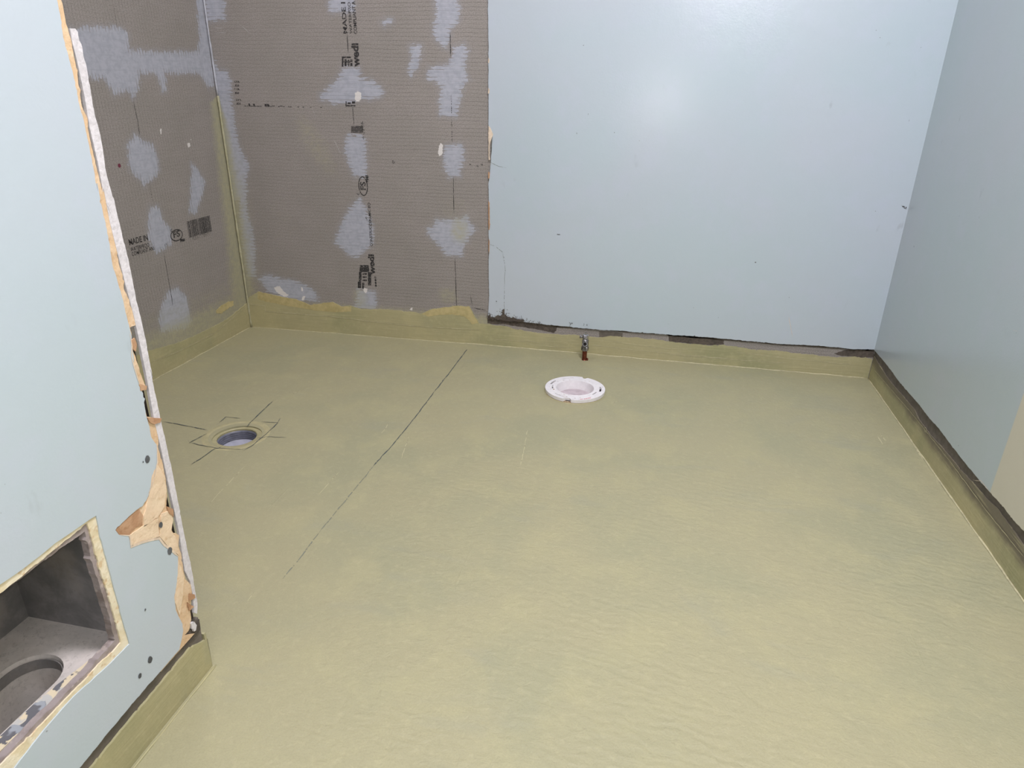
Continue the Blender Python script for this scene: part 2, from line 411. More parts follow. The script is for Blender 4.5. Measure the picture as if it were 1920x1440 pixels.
# ------------------------------------------------------------------ shower walls
z2 = lambda p: Z(p, 4, 480, 0)
z4 = lambda p: Z(p, 3.79, 440, 300)
z1 = lambda p: Z(p, 4, 0, 0)
z3 = lambda p: Z(p, 3.4275, 120, 300)
back_patches = [
    z2([(530, -60), (750, -60), (745, 10), (738, 95), (680, 100), (555, 95), (540, 40)]),
    z2([(650, 500), (780, 500), (785, 585), (870, 600), (940, 655), (962, 690), (930, 735), (860, 750), (800, 745), (740, 765), (620, 785), (478, 752), (470, 715), (530, 665), (600, 590), (640, 540)]),
    z2([(1335, -40), (1500, -40), (1532, 60), (1522, 160), (1465, 215), (1450, 300), (1432, 360), (1408, 360), (1345, 300), (1325, 200), (1345, 110)]),
    z2([(1150, 345), (1240, 330), (1240, 400), (1215, 500), (1160, 580), (1140, 540), (1160, 420)]),
    z2([(1490, 345), (1560, 325), (1590, 370), (1585, 420), (1570, 480), (1580, 560), (1600, 600), (1560, 640), (1540, 720), (1505, 880), (1375, 870), (1370, 750), (1385, 640), (1280, 590), (1290, 510), (1370, 495), (1450, 470)]),
    z2([(700, 1005), (780, 1010), (825, 1040), (832, 1240), (825, 1330), (735, 1330), (700, 1240), (665, 1150), (672, 1040)]),
    z2([(1430, 1085), (1545, 1080), (1562, 1130), (1560, 1200), (1540, 1270), (1530, 1330), (1440, 1330), (1400, 1240), (1412, 1120)]),
    z2([(930, 170), (990, 140), (1025, 145), (1020, 170), (960, 195)]),
    z4([(890, 265), (930, 340), (965, 420), (992, 500), (985, 590), (940, 640), (880, 690), (820, 690), (775, 640), (705, 590), (722, 540), (752, 460), (805, 350)]),
    z4([(1430, 420), (1560, 425), (1600, 420), (1650, 395), (1670, 440), (1722, 490), (1680, 530), (1640, 600), (1615, 690), (1500, 680), (1440, 600), (1370, 530), (1365, 485), (1410, 465)]),
    z4([(875, 910), (1000, 930), (1015, 1040), (985, 1075), (850, 1050)]),
    z4([(160, 835), (230, 812), (330, 840), (420, 852), (500, 885), (570, 930), (600, 1000), (480, 1005), (330, 975), (230, 930)]),
    z1([(1520, -60), (1690, -60), (1690, 150), (1560, 160), (1545, 100)]),
    z1([(1580, 420), (1640, 520), (1700, 530), (1735, 600), (1740, 750), (1760, 900), (1790, 1080), (1870, 1250), (1850, 1330), (1850, 1500), (1720, 1500), (1640, 900), (1600, 600)]),
    z4([(20, 0), (95, 20), (75, 160), (90, 380), (125, 480), (142, 600), (150, 820), (90, 840), (30, 420)]),
]
back_white = [z2([(740, 700), (765, 680), (790, 705), (788, 740), (760, 770), (742, 745)]), z2([(1380, 1070), (1402, 1085), (1398, 1160), (1375, 1170), (1362, 1150)]),
              z4([(275, 905), (320, 895), (345, 930), (385, 960), (360, 975), (310, 950)]), z4([(470, 905), (484, 905), (485, 935), (474, 930)]), z4([(480, 970), (500, 965), (495, 1000), (478, 995)]),
              z4([(1255, 1045), (1270, 1052), (1258, 1072), (1245, 1062)]), z4([(915, 905), (945, 915), (940, 950), (915, 935)])]
CORNER = [(366, -60), (378, 0), (400, 155), (420, 300), (435, 400), (455, 500), (468, 600), (470, 614)]
def f_back(U, V):
    pa = np.full(U.shape, -1.0)
    for p in back_patches: pa = np.maximum(pa, sdf(U, V, P_SB.ats(p)))
    wh = np.full(U.shape, -1.0)
    for p in back_white: wh = np.maximum(wh, sdf(U, V, P_SB.ats(p)))
    g = np.zeros(U.shape)
    corner_w = np.interp(V, [.06, .12, .3, .5, .72, .80], [.075, .05, .05, .045, .03, 0.0])
    g = np.maximum(g, np.clip(1.25 - U / np.maximum(corner_w, 1e-3), 0, 1) * (V < .80))
    g = np.maximum(g, .55 * np.clip((.80 - V) / .3, 0, 1) * np.clip(1 - (U - .03) / .08, 0, 1))
    g = np.maximum(g, np.clip((.135 - V) / .05, 0, 1) * .9)
    for (px, py, rx_, rz_, k, sl) in ((592, 272, .075, .16, .40, .5), (530, 415, .10, .16, .22, 0), (862, 432, .05, .07, .62, 0), (855, 400, .10, .10, .28, 0), (675, 560, .045, .07, .55, 0), (840, 555, .06, .05, .5, 0)):
        a, b = P_SB.at(px, py); r = np.hypot((U - a + sl * (V - b)) / rx_, (V - b) / rz_); g = np.maximum(g, k * np.clip(1.6 * (1 - r), 0, 1))
    return dict(patch=pa, white=wh, green=g)
wsb = board_wall('wall_shower_back', P_SB, 0.0, 0.925, 1.22, .0042, f_back, MT['board'])

left_patches = [
    z1([(620, 200), (740, 195), (900, 200), (970, 255), (962, 370), (1180, 385), (1480, 385), (1495, 300), (1480, 120), (1470, -60), (1540, -60), (1560, 200), (1600, 560), (1605, 650), (1560, 655), (1500, 560), (1240, 552), (1250, 680), (1218, 692), (1170, 556), (1052, 556), (1042, 650), (1000, 745), (960, 690), (850, 712), (790, 600), (680, 582), (500, 560), (480, 230)]),
    z1([(1015, 1000), (1080, 1060), (1150, 1090), (1190, 1200), (1200, 1270), (1150, 1340), (1080, 1400), (1030, 1330), (970, 1280), (958, 1130), (940, 1110), (970, 1060)]),
    z3([(815, 20), (850, 45), (910, 140), (892, 220), (850, 350), (805, 340), (808, 260), (820, 100)]),
    z3([(550, 300), (612, 300), (640, 390), (690, 450), (690, 540), (620, 590), (590, 600), (535, 500), (540, 370)]),
    z3([(700, 820), (730, 820), (790, 880), (822, 1040), (780, 1085), (620, 1115), (608, 1000), (660, 850)]),
]
left_white = [z1([(1198, 965), (1212, 965), (1212, 1010), (1204, 1010)]), z1([(1405, 1075), (1425, 1072), (1430, 1100), (1408, 1105)]), z1([(1422, 1045), (1436, 1046), (1430, 1052)])]
def f_left(U, V):
    pa = np.full(U.shape, -1.0)
    for p in left_patches: pa = np.maximum(pa, sdf(U, V, P_SL.ats(p)))
    wh = np.full(U.shape, -1.0)
    for p in left_white: wh = np.maximum(wh, sdf(U, V, P_SL.ats(p)))
    D = 2.166 - U
    g = np.zeros(U.shape)
    cw = np.interp(V, [.1, .3, .6, .78, .80], [.115, .085, .065, .05, 0.0])
    g = np.maximum(g, np.clip(1.3 - D / np.maximum(cw, 1e-3), 0, 1) * (V < .80))
    g = np.maximum(g, np.clip((.185 - V) / .07, 0, 1) * .8)
    g = np.maximum(g, .35 * np.clip((.24 - V) / .06, 0, 1))
    return dict(patch=pa, white=wh, green=g)
wsl = board_wall('wall_shower_left', P_SL, 0.64, 2.168, 1.22, .0048, f_left, MT['board_t'])

# drawn lines and print on the shower boards
def text(body, px, py, plane, size, mat, parent, ang=0, sx=1.0, bold=0.0, d=.0006, name='printed_text', to=None):
    cu = bpy.data.curves.new(name, 'FONT'); cu.body = body; cu.size = size; cu.offset = bold; cu.fill_mode = 'FRONT'; cu.resolution_u = 3
    tmp = bpy.data.objects.new(name, cu); COL.objects.link(tmp)
    dg = bpy.context.evaluated_depsgraph_get(); me = bpy.data.meshes.new_from_object(tmp.evaluated_get(dg)); bpy.data.objects.remove(tmp)
    u0, v0 = plane.at(px, py); ca, sa = math.cos(ang), math.sin(ang)
    if to:
        u1, v1 = plane.at(*to); sx = math.hypot(u1 - u0, v1 - v0) / max(v.co.x for v in me.vertices)
    for v in me.vertices:
        x, y = v.co.x * sx, v.co.y; v.co = Vector(plane.w(u0 + x * ca - y * sa, v0 + x * sa + y * ca, d))
    me.materials.clear()
    return link(name, me, mat, parent)
def ring(cx, cy, rx_, ry_, w, plane, mat, parent, ang=0, name='printed_logo', arc=(0, 360), d=.0006):
    bm = bmesh.new(); n = 40; rows = []
    for i in range(n + 1):
        t = math.radians(arc[0] + (arc[1] - arc[0]) * i / n); r = []
        for k in (-.5, .5):
            x, y = (rx_ + k * w) * math.cos(t), (ry_ + k * w) * math.sin(t)
            r.append(bm.verts.new(plane.w(cx + x * math.cos(ang) - y * math.sin(ang), cy + x * math.sin(ang) + y * math.cos(ang), d)))
        rows.append(r)
    for a, b in zip(rows, rows[1:]): bm.faces.new((a[0], a[1], b[1], b[0]))
    return from_bm(name, bm, mat, parent)
def decal(name, polys, plane, mat, parent, d=.0005):
    bm = bmesh.new()
    for p in polys: bm.faces.new([bm.verts.new(plane.w(u, v, d)) for u, v in p])
    return from_bm(name, bm, mat, parent)
Q = math.pi / 2
def line(plane, pts, w, mat, parent, name='pencil_line', wob=.0004): return strip(name, plane.ats(pts), w, plane, mat, parent, .0005, wob)
# left board
line(P_SL, [(307, 475), (316, 525), (324, 574)], .002, MT['ink'], wsl)
line(P_SL, [(250, 190), (258, 228), (262, 255)], .002, MT['ink'], wsl)
line(P_SL, [(279, 340), (286, 378)], .0015, MT['ink2'], wsl)
line(P_SL, [(213, 10), (219, 50)], .0015, MT['ink2'], wsl)
text('MADE IN', 242, 460, P_SL, .0235, MT['ink'], wsl, 0, 1.0, .0005, to=(278, 451.5))
text('WATERPROO', 245, 472, P_SL, .0165, MT['ink'], wsl, 0, 1, .0001, to=(280, 463))
text('COMPLIANT ANS', 247.5, 480.5, P_SL, .0165, MT['ink'], wsl, 0, 1, .0001, to=(290, 469))
text('D', 309, 464, P_SL, .016, MT['ink2'], wsl)
cu, cv = P_SL.at(331, 441)
ring(cu, cv, .027, .0165, .0030, P_SL, MT['ink'], wsl); text('FS', 325, 446, P_SL, .026, MT['ink'], wsl, 0, 1, .0006, to=(338, 443))
text('c', 320, 435, P_SL, .018, MT['ink'], wsl); text('PMS', 338, 454, P_SL, .012, MT['ink'], wsl, 0, 1, .0008, to=(347, 452))
b0 = P_SL.at(355, 446); bars = []; x = 0; rnd = random.Random(3)
bw = P_SL.at(397, 432)[0] - b0[0]; bh = .052
while x < bw:
    w = rnd.choice([.0012, .0018, .0028, .004]); bars.append([(b0[0] + x, b0[1]), (b0[0] + min(x + w, bw), b0[1]), (b0[0] + min(x + w, bw), b0[1] + bh), (b0[0] + x, b0[1] + bh)]); x += w + rnd.choice([.0010, .0014, .002])
decal('printed_barcode', bars, P_SL, MT['ink'], wsl)
text('4 028617 288704', 356, 452, P_SL, .014, MT['ink2'], wsl, 0, bw / .105)
text('...', 0, 0, P_SL, .001, MT['ink2'], wsl) if False else None
tag(decal('ink_dot', [circle(*P_SL.at(223.5, 310.5), .0055, 10)], P_SL, plain('red_marker', (120, 50, 70), .7), wsl), 'dark red marker dot')
# back board
line(P_SB, [(651, 62), (653, 100)], .0022, MT['ink'], wsb)
line(P_SB, [(661, 198), (664, 236)], .0022, MT['ink'], wsb)
line(P_SB, [(844, 60), (845, 108)], .0022, MT['ink'], wsb)
line(P_SB, [(846, 175), (848, 268)], .0022, MT['ink2'], wsb)
line(P_SB, [(850, 330), (851, 400)], .0022, MT['ink'], wsb)
line(P_SB, [(853, 485), (855, 545), (857, 585)], .0022, MT['ink'], wsb)
line(P_SB, [(882, 552), (886, 575)], .002, MT['ink'], wsb)
line(P_SB, [(888, 577), (912, 582)], .002, MT['ink'], wsb)
text('MADE I', 651.5, 64, P_SB, .0185, MT['ink'], wsb, Q, 1, .0004, to=(645, 4))
text('WATERPRO', 661, 63, P_SB, .0125, MT['ink'], wsb, Q, 1, .0001, to=(657, 4))
text('COMPLIANT A', 670, 64, P_SB, .0150, MT['ink'], wsb, Q, 1, .0002, to=(666, 2))
text('wedi', 674, 124, P_SB, .031, MT['ink'], wsb, Q, 1.0, .0012, to=(669, 81))
def px_box(x0, y0, x1, y1): return P_SB.ats([(x0, y1), (x1, y1), (x1, y0), (x0, y0)])
decal('printed_logo', [px_box(641, 106, 659, 109), px_box(641, 109, 644, 125), px_box(646, 111, 650, 124), px_box(652, 112, 655, 124), px_box(657, 111, 661, 116), px_box(657, 118, 661, 124), px_box(644, 115, 657, 117)], P_SB, MT['ink'], wsb)
decal('printed_logo', [px_box(648, 197, 667, 199.5), px_box(648, 190, 650, 197), px_box(652, 192, 658, 195), px_box(660, 190, 666, 194)], P_SB, MT['ink'], wsb)
decal('printed_barcode', [px_box(658.5, y, 681, y + 1.4) for y in (236.5, 238.6, 240.6, 243, 245, 247.2)], P_SB, MT['ink'], wsb)
text('4 0286', 685, 262, P_SB, .020, MT['ink2'], wsb, Q, 1)
cu, cv = P_SB.at(681, 349)
ring(cu, cv, .030, .0150, .0030, P_SB, MT['ink'], wsb, Q); text('FS', 686, 357, P_SB, .026, MT['ink'], wsb, Q, 1, .0006, to=(684, 341)); text('c', 674, 366, P_SB, .018, MT['ink'], wsb, Q); text('PMS', 691, 342, P_SB, .012, MT['ink'], wsb, Q, 1, .0008, to=(690, 328))
text('CERAMIC BO', 697, 424, P_SB, .0125, MT['ink'], wsb, Q, .8, .0002, to=(694, 380)); text('80 x', 689, 414, P_SB, .010, MT['ink2'], wsb, Q, 1, to=(688, 400))
text('CONSTRUCT', 699, 462, P_SB, .0125, MT['ink'], wsb, Q, 1.0, .0002, to=(698, 420))
text('wedi', 703, 514, P_SB, .029, MT['ink'], wsb, Q, 1.0, .0012, to=(701, 477)); text('....', 706, 538, P_SB, .036, MT['ink'], wsb, Q, 1.0, .0012, to=(704, 518))
decal('printed_logo', [P_SB.ats([(675, 497), (691, 497), (693, 510), (674, 510)]), px_box(673, 510, 678, 528), px_box(690, 510, 696, 535), px_box(680, 512, 688, 515), px_box(680, 518, 688, 521), px_box(680, 524, 688, 527), px_box(671, 528, 677, 540), px_box(679, 530, 683, 541)], P_SB, MT['ink'], wsb)
text('VA', 688, 509, P_SB, .022, MT['strip'], wsb, Q, 1, .0006, .0009) if False else None
for (x, y, n, s) in ((444, 162, 3, .02), (444, 176, 3, .02), (447, 196, 4, .02)):
    text('LVA', x - 4, y - 7, P_SB, .0085, MT['ink'], wsb, 0, 1.2, .0003); text('.KH', x - 4, y, P_SB, .0085, MT['ink'], wsb, 0, 1.2, .0003)
text('..LL.. B.- .-. ..  . .  .   .', 458, 199, P_SB, .011, MT['ink'], wsb, 0, 1, .0004, to=(604, 201))
decal('ink_dot', [circle(*P_SB.at(727, 302), .0025, 8), circle(*P_SB.at(738, 303.5), .0055, 8), circle(*P_SB.at(882, 308), .003, 8), circle(*P_SB.at(896, 311), .004, 8), circle(*P_SB.at(903, 309), .004, 8)], P_SB, MT['ink2'], wsb)
MT['scr'] = plain('pale_scratch', (176, 172, 170), .7, 0, .02)
for pl, par, L in ((P_SB, wsb, [[(450, 46), (468, 62)], [(584, 197), (590, 215)], [(625, 260), (640, 290)], [(709, 60), (712, 76)], [(522, 160), (524, 170)], [(735, 5), (740, 9)], [(400, 52), (421, 53)], [(402, 61), (425, 61)]]), (P_SL, wsl, [[(378, 8), (384, 40)], [(228, 90), (233, 95)], [(335, 295), (338, 302)]])):
    for p in L: line(pl, p, .0016, MT['scr'], par, 'scratch')

# membrane turned up the shower walls: torn top edge
def upstand(name, plane, top, umin, umax, front, mat=MT['memb'], thick=.003, amp=.0012, parent=None, step=.006):
    t = jag(top, amp, step, closed=False)
    return slab(name, [(umin, 0.0)] + [(t[0][0], 0.0)] * (abs(t[0][0] - umin) > 1e-6) + t + [(umax, 0.0)], plane, front, thick, mat, parent) if False else \
        slab(name, [(t[0][0], 0.0)] + t + [(t[-1][0], 0.0)], plane, front, thick, mat, parent)
trim1 = upstand('trim_1', P_SB, [(0.0, P_SB.at(466, 560)[1])] + P_SB.ats(z4([(170, 933), (220, 945), (330, 970), (440, 990), (540, 1030), (640, 1015), (700, 1010), (760, 1040), (830, 1035), (900, 1060), (1080, 1060), (1180, 1070), (1250, 1075), (1330, 1090), (1400, 1060), (1500, 1045), (1600, 1035), (1670, 1040), (1700, 1100), (1738, 1160)])), 0, 1, .003)
tag(trim1, kind='structure')
up = z4([(170, 933), (220, 945), (330, 970), (440, 990), (540, 1030), (640, 1015), (700, 1010), (760, 1040), (830, 1035)])
dn = z4([(830, 1075), (700, 1080), (540, 1062), (400, 1040), (250, 1010), (170, 985)])
slab('torn_edge', jag(P_SB.ats(up) + P_SB.ats(dn), .001, .006), P_SB, .0034, .002, MT['tornm'], trim1)
up = z4([(1330, 1092), (1400, 1062), (1500, 1047), (1600, 1037), (1668, 1042), (1700, 1100), (1735, 1158)]); dn = z4([(1690, 1165), (1640, 1110), (1560, 1095), (1450, 1100), (1380, 1110)])
slab('torn_edge', jag(P_SB.ats(up) + P_SB.ats(dn), .001, .006), P_SB, .0034, .002, MT['tornm'], trim1)
line(P_SB, z4([(95, 1020), (220, 1035), (222, 1075), (450, 1092), (700, 1110), (1000, 1150), (1300, 1180), (1750, 1205)]), .0025, MT['bead'], trim1, 'seam').location.y = -.0034
trim2 = upstand('trim_2', P_SL, [(0.68, .13), (1.3, .125), P_SL.at(287, 655), P_SL.at(340, 640), P_SL.at(380, 622), P_SL.at(425, 598), P_SL.at(463, 568), (2.166, .092)], 0, 1, .003)
tag(trim2, kind='structure')
slab('torn_edge', jag(P_SL.ats(z3([(980, 985), (975, 965), (1010, 935), (1060, 908), (1088, 905), (1090, 935), (1045, 960), (1010, 985)])), .0015, .006), P_SL, .0012, .002, MT['tornm'], wsl)
line(P_SL, [(284, 678), (330, 660), (400, 625), (463, 571)], .0025, MT['bead'], trim2, 'seam').location.x = .0034

def arc_path(pts, n=1): return [tuple(p) for p in pts]
# beads where the membrane turns up from the floor, and the ridge of the shower corner
def bead(name, a, b, r, parent, segs=40, mat=None):
    a, b = np.array(a), np.array(b)
    pts = [a + (b - a) * i / segs + np.array([random.gauss(0, .0004), random.gauss(0, .0004), random.gauss(0, .0004)]) for i in range(segs + 1)]
    return tube(name, pts, r, mat or MT['bead'], parent, 6, .25)
bead('cove_bead', P_SB.w(.003, 0, .004), P_SB.w(.83, 0, .004), .0016, trim1)
bead('cove_bead', P_SL.w(.69, 0, .004), P_SL.w(2.16, 0, .004), .0018, trim2, 60)
rid = [P_SL.w(2.166 - .004, z, .006) for z in np.linspace(0, .80, 40)]
tag(tube('corner_ridge', [Vector(p) + Vector((random.gauss(0, .0002), random.gauss(0, .0002), 0)) for p in rid], .0038, MT['bead2'], trim2, 8, .2), 'raised membrane ridge up the corner')
rid = [P_SL.w(2.166 - .003, z, .005) for z in np.linspace(.80, 1.5, 30)]
tag(tube('sealant_line', [Vector(p) + Vector((random.gauss(0, .0002), random.gauss(0, .0002), 0)) for p in rid], .0030, plain('grey_sealant', (190, 192, 200), .5, 0, .05), wsl, 8, .2), 'grey sealant up the corner')

# ------------------------------------------------------------------ back wall (blue), its bare strip and upstand
blue_bottom = Z([(240, 320), (262, 322), (380, 340), (470, 352), (560, 368), (700, 385), (850, 400), (1000, 415), (1158, 430), (1300, 437), (1600, 460), (1730, 470), (1920, 480)], 4.3636, 860, 520) + \
    Z([(450, 320), (900, 360), (1250, 380), (1480, 403), (1640, 405)], 4.267, 1250, 560)
bb = [(u, v) for u, v in P_BACK.ats(blue_bottom)]; bb[-1] = (.70, bb[-1][1])
left_edge = [P_BACK.at(x, y) for x, y in ((917, 560), (916, 500), (917.5, 455), (916, 440), (916.5, 380), (916, 345), (918, 332), (924, 255), (918, 240), (916, 235), (916, 180), (915.5, 118), (916, 108), (915.5, 60), (915, 0))]
out = jag(bb, .0009, .006, closed=False)[:-1] + [(.74, bb[-1][1]), (.74, 2.4), (-.5462, 2.4)] + jag(left_edge[::-1], .0006, .02, closed=False)
wb = slab('wall_back', out, P_BACK, 0, .012, MT['blue']); tag(wb, kind='structure')
# torn paper along its free edge
for pts in ([(916, 236), (919, 238), (925, 252), (921, 262), (918, 272), (918, 290), (919, 300), (916.5, 300)], [(916, 108), (918, 112), (917, 118), (915.5, 118)], [(916, 165), (917.5, 168), (917, 175), (915.5, 176)], [(916, 322), (919, 324), (918, 334), (916, 335)],
            [(916, 376), (918.2, 380), (918, 400), (919, 425), (917.6, 432), (916, 430)], [(916.5, 448), (918, 452), (917.5, 476), (916, 470)]):
    slab('torn_paper', jag(P_BACK.ats(pts), .0006, .006), P_BACK, .0012, .003, MT['fluff'] if pts[0][1] < 300 else MT['brown'], wb)
line(P_BACK, [(917, 458), (930, 462), (942, 473), (947, 500), (946, 545), (945, 598)], .0012, MT['pencil2'], wb, 'paint_crack', .0006)
line(P_BACK, [(917, 303), (935, 312), (950, 314)], .001, MT['pencil2'], wb, 'paint_crack')
P_STR = Plane((0, BY + .0065, 0), (1, 0, 0), (0, 0, 1), (0, -1, 0))
st = slab('backer_strip', rect(-.640, 0, .74, .17), P_STR, 0, .006, MT['strip'], wb)
tag(st, 'mauve grey backer board strip')
g3 = Z([(165, 375), (250, 385), (400, 402), (470, 425), (560, 440), (640, 452), (780, 462), (860, 470), (940, 468), (1010, 480), (1150, 490), (1240, 480), (1340, 490), (1450, 492), (1600, 505), (1730, 525), (1920, 545)], 4.3636, 860, 520) + \
    Z([(350, 372), (460, 370), (560, 385), (700, 405), (900, 415), (1000, 432), (1200, 452), (1360, 468), (1500, 462), (1620, 480)], 4.267, 1250, 560)
gt = P_STR.ats(g3); gt[0] = (gt[0][0], gt[0][1]); gt[-1] = (.703, gt[-1][1])
trim3 = upstand('trim_3', P_BACK, [(-.662, .115)] + gt, 0, 1, -.003, amp=.0013, thick=.012); tag(trim3, kind='structure')
bead('cove_bead', (-.66, BY + .002, .0005), (.70, BY + .002, .0005), .0022, trim3, 70)
for pts in ([(983, 664 - 20), (1060, 652), (1075, 653)], [(925, 636), (985, 640), (1060, 648)], [(1110, 647), (1180, 655), (1310, 668), (1380, 673)], [(1250, 664), (1400, 676), (1480, 681)], [(1150, 640), (1230, 652), (1300, 655)], [(1380, 660), (1480, 672), (1600, 684)]):
    line(Plane((0, BY + .003, 0), (1, 0, 0), (0, 0, 1), (0, -1, 0)), pts, .0018, MT['bead'], trim3, 'seam')
# dark residue under the blue board
def res(plane, pts, parent, amp=.0014, d=.0006, t=.002, mat=None): return slab('adhesive_residue', jag(plane.ats(pts), amp, .005), plane, d, t, mat or MT['mastic'], parent)
slab('adhesive_residue', jag(P_BACK.ats(Z([(238, 322), (252, 304), (262, 324), (290, 330), (318, 312), (345, 318), (358, 300), (364, 262), (372, 264), (378, 302), (398, 322), (430, 330), (452, 322), (480, 340), (520, 345), (540, 358), (500, 362), (470, 362), (380, 354), (300, 348), (240, 342)], 4.3636, 860, 520)), .0016, .003), P_BACK, .0008, .001, MT['mastic'], wb)
res(P_STR, Z([(165, 345), (185, 328), (260, 330), (330, 345), (420, 340), (520, 355), (640, 372), (720, 378), (805, 392), (800, 425), (780, 458), (700, 440), (640, 425), (560, 412), (480, 400), (400, 385), (300, 380), (165, 375)], 4.3636, 860, 520), wb)
res(P_STR, Z([(800, 385), (1060, 405), (1330, 432), (1620, 452), (1930, 470), (1930, 482), (1620, 466), (1330, 446), (1060, 424), (800, 408)], 4.3636, 860, 520), wb, .0006)
res(P_STR, Z([(1148, 440), (1240, 447), (1345, 455), (1340, 488), (1290, 490), (1200, 492), (1150, 486)], 4.3636, 860, 520), wb, .0008, mat=MT['worn'])
res(P_STR, Z([(10, 290), (200, 300), (460, 330), (460, 365), (380, 370), (250, 366), (150, 352), (20, 345)], 4.267, 1250, 560), wb, .001)
res(P_STR, Z([(0, 275), (450, 312), (900, 350), (1250, 372), (1640, 400), (1640, 415), (1250, 392), (900, 368), (450, 330), (0, 295)], 4.267, 1250, 560), wb, .0006)
res(P_STR, Z([(1340, 440), (1370, 425), (1440, 410), (1500, 402), (1660, 398), (1662, 470), (1560, 470), (1480, 462), (1400, 458)], 4.267, 1250, 560), wb, .0012)
for (x, y) in ((1365, 438), (1390, 444)): pass
# black fuzz climbing over the blue paint at the bottom left
rf = random.Random(5)
bmz = []
for (x, y, n, s) in ((943, 588, 16, 9), (950, 598, 14, 12), (928, 597, 12, 9), (918, 594, 8, 5), (965, 598, 12, 10), (980, 600, 8, 8), (995, 603, 8, 8), (1010, 607, 6, 6), (1070, 608, 3, 5), (1098, 609, 2, 4), (918, 588, 4, 3)):
    for k in range(n * 3):
        cx, cy = x + rf.gauss(0, s * .55), y + rf.gauss(0, s * .38); a = rf.uniform(-.5, 1.9); L = rf.uniform(.5, 1.8); w = rf.uniform(.25, .6)
        bmz.append(P_BACK.ats([(cx - L * math.cos(a), cy - L * math.sin(a)), (cx + w * math.sin(a), cy - w * math.cos(a)), (cx + L * math.cos(a), cy + L * math.sin(a)), (cx - w * math.sin(a), cy + w * math.cos(a))]))
tag(decal('mastic_smear', bmz, P_BACK, MT['mastic'], wb, .0011), kind='stuff')
decal('scuff_mark', [P_BACK.ats(p) for p in ([(1690, 384), (1700, 388), (1699, 393), (1692, 388)], [(1043, 438), (1051, 439), (1051, 441), (1044, 440)], [(1346, 594), (1348, 594), (1348, 596), (1346, 596)], [(930, 563), (932, 564), (931, 569), (929.5, 568)], [(1300, 574), (1301, 577), (1299, 578)])], P_BACK, MT['ink2'], wb)
line(P_BACK, [(1479, 594), (1483, 617), (1486, 632)], .0012, MT['fluff'], wb, 'scratch')
line(P_BACK, [(1283, 616), (1284, 628)], .001, MT['ink2'], wb, 'scratch')

# ------------------------------------------------------------------ right wall
rb = P_RIGHT.ats(Z([(110, 160), (180, 240), (240, 325), (330, 425), (395, 510), (450, 572), (500, 640), (575, 735), (660, 838), (716, 902), (722, 912), (775, 965), (830, 1040), (886, 1100)], 2.769, 1600, 600))
rb = [(2.184, .097)] + rb[1:] + [(.9, .094), (.3, .092), (-1.0, .092)]
wr = slab('wall_right', [(2.2, 2.4), (2.2, .097)] + jag(rb, .0006, .007, closed=False) + [(-1.0, 2.4)], P_RIGHT, 0, .012, MT['blue_r']); tag(wr, kind='structure')
P_RS = Plane((RX + .0055, 0, 0), (0, 1, 0), (0, 0, 1), (-1, 0, 0))
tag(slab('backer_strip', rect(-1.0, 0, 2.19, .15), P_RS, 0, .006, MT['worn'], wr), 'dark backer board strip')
gr = P_RS.ats(Z([(100, 205), (180, 300), (325, 470), (345, 515), (400, 590), (480, 680), (560, 775), (640, 860), (700, 930), (760, 985), (886, 1165)], 2.769, 1600, 600))
gr = [(2.186, .078)] + gr[1:] + [(.9, .072), (.3, .07), (-1.0, .07)]
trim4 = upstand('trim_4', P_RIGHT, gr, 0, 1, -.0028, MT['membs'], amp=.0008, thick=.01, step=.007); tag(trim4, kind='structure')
bead('cove_bead', (.7025, 2.184, .0005), (.7025, -.3, .0005), .0022, trim4, 90)
line(Plane((.7030, 0, 0), (0, 1, 0), (0, 0, 1), (-1, 0, 0)), Z([(110, 260), (300, 480), (500, 730), (700, 1000), (886, 1230)], 2.769, 1600, 600), .0014, MT['bead'], trim4, 'seam')
cu, cv = P_RS.at(1738, 806)
ring(cu, cv, .007, .005, .0016, P_RS, MT['bead'], trim4, name='cut_loop', d=.0035)
for pts in ([(1746, 781), (1750, 769)], [(1707, 730), (1709, 716)], [(1825, 900), (1840, 902), (1856, 922)], [(1762, 814), (1764, 806)], [(1872, 936), (1877, 918)], [(1820, 798), (1822, 803)], [(1900, 619), (1908, 621)]):
    line(P_RIGHT, pts, .0013, MT['fluff'], wr, 'fibre', .0003)

# ------------------------------------------------------------------ left wall (wing) with the duct opening
z5 = lambda p: Z(p, 2.4, 200, 600)
z6 = lambda p: Z(p, 2.881, 0, 940)
blue_edge = z1([(425, -60), (430, 0), (470, 230), (530, 500), (590, 760), (640, 960), (690, 1200), (735, 1440)]) + \
    z3([(215, 150), (260, 380), (290, 540), (300, 640), (330, 740), (380, 920), (420, 1080), (440, 1180), (450, 1300)]) + \
    z5([(120, 170), (124, 215), (150, 300), (162, 330), (170, 400), (195, 490), (205, 530), (225, 560), (225, 640), (205, 700), (190, 800), (160, 835), (110, 875), (40, 945), (55, 965), (100, 970), (112, 1018), (200, 990), (235, 982), (280, 1030), (320, 1062), (320, 1150), (305, 1250), (312, 1310), (340, 1370), (346, 1400)]) + \
    z6([(985, 740), (970, 800)])
blue_bot = z6([(840, 950), (700, 1110), (560, 1280), (430, 1440)])
hole_px = z6([(520, 78), (560, 250), (600, 400), (650, 600), (700, 768), (600, 872), (400, 1052), (240, 1232), (80, 1440)])
E_ = P_LEFT.ats(blue_edge); B_ = P_LEFT.ats(blue_bot); top_u = E_[0][0]
H_ = P_LEFT.ats(hole_px); zt = P_LEFT.at(0, 1096)
hole = H_ + [(.235, .166), (.235, .362), zt] + P_LEFT.ats(z6([(120, 368), (210, 300), (300, 226), (420, 145)]))
hole_j = jag(hole, .0004, .008)
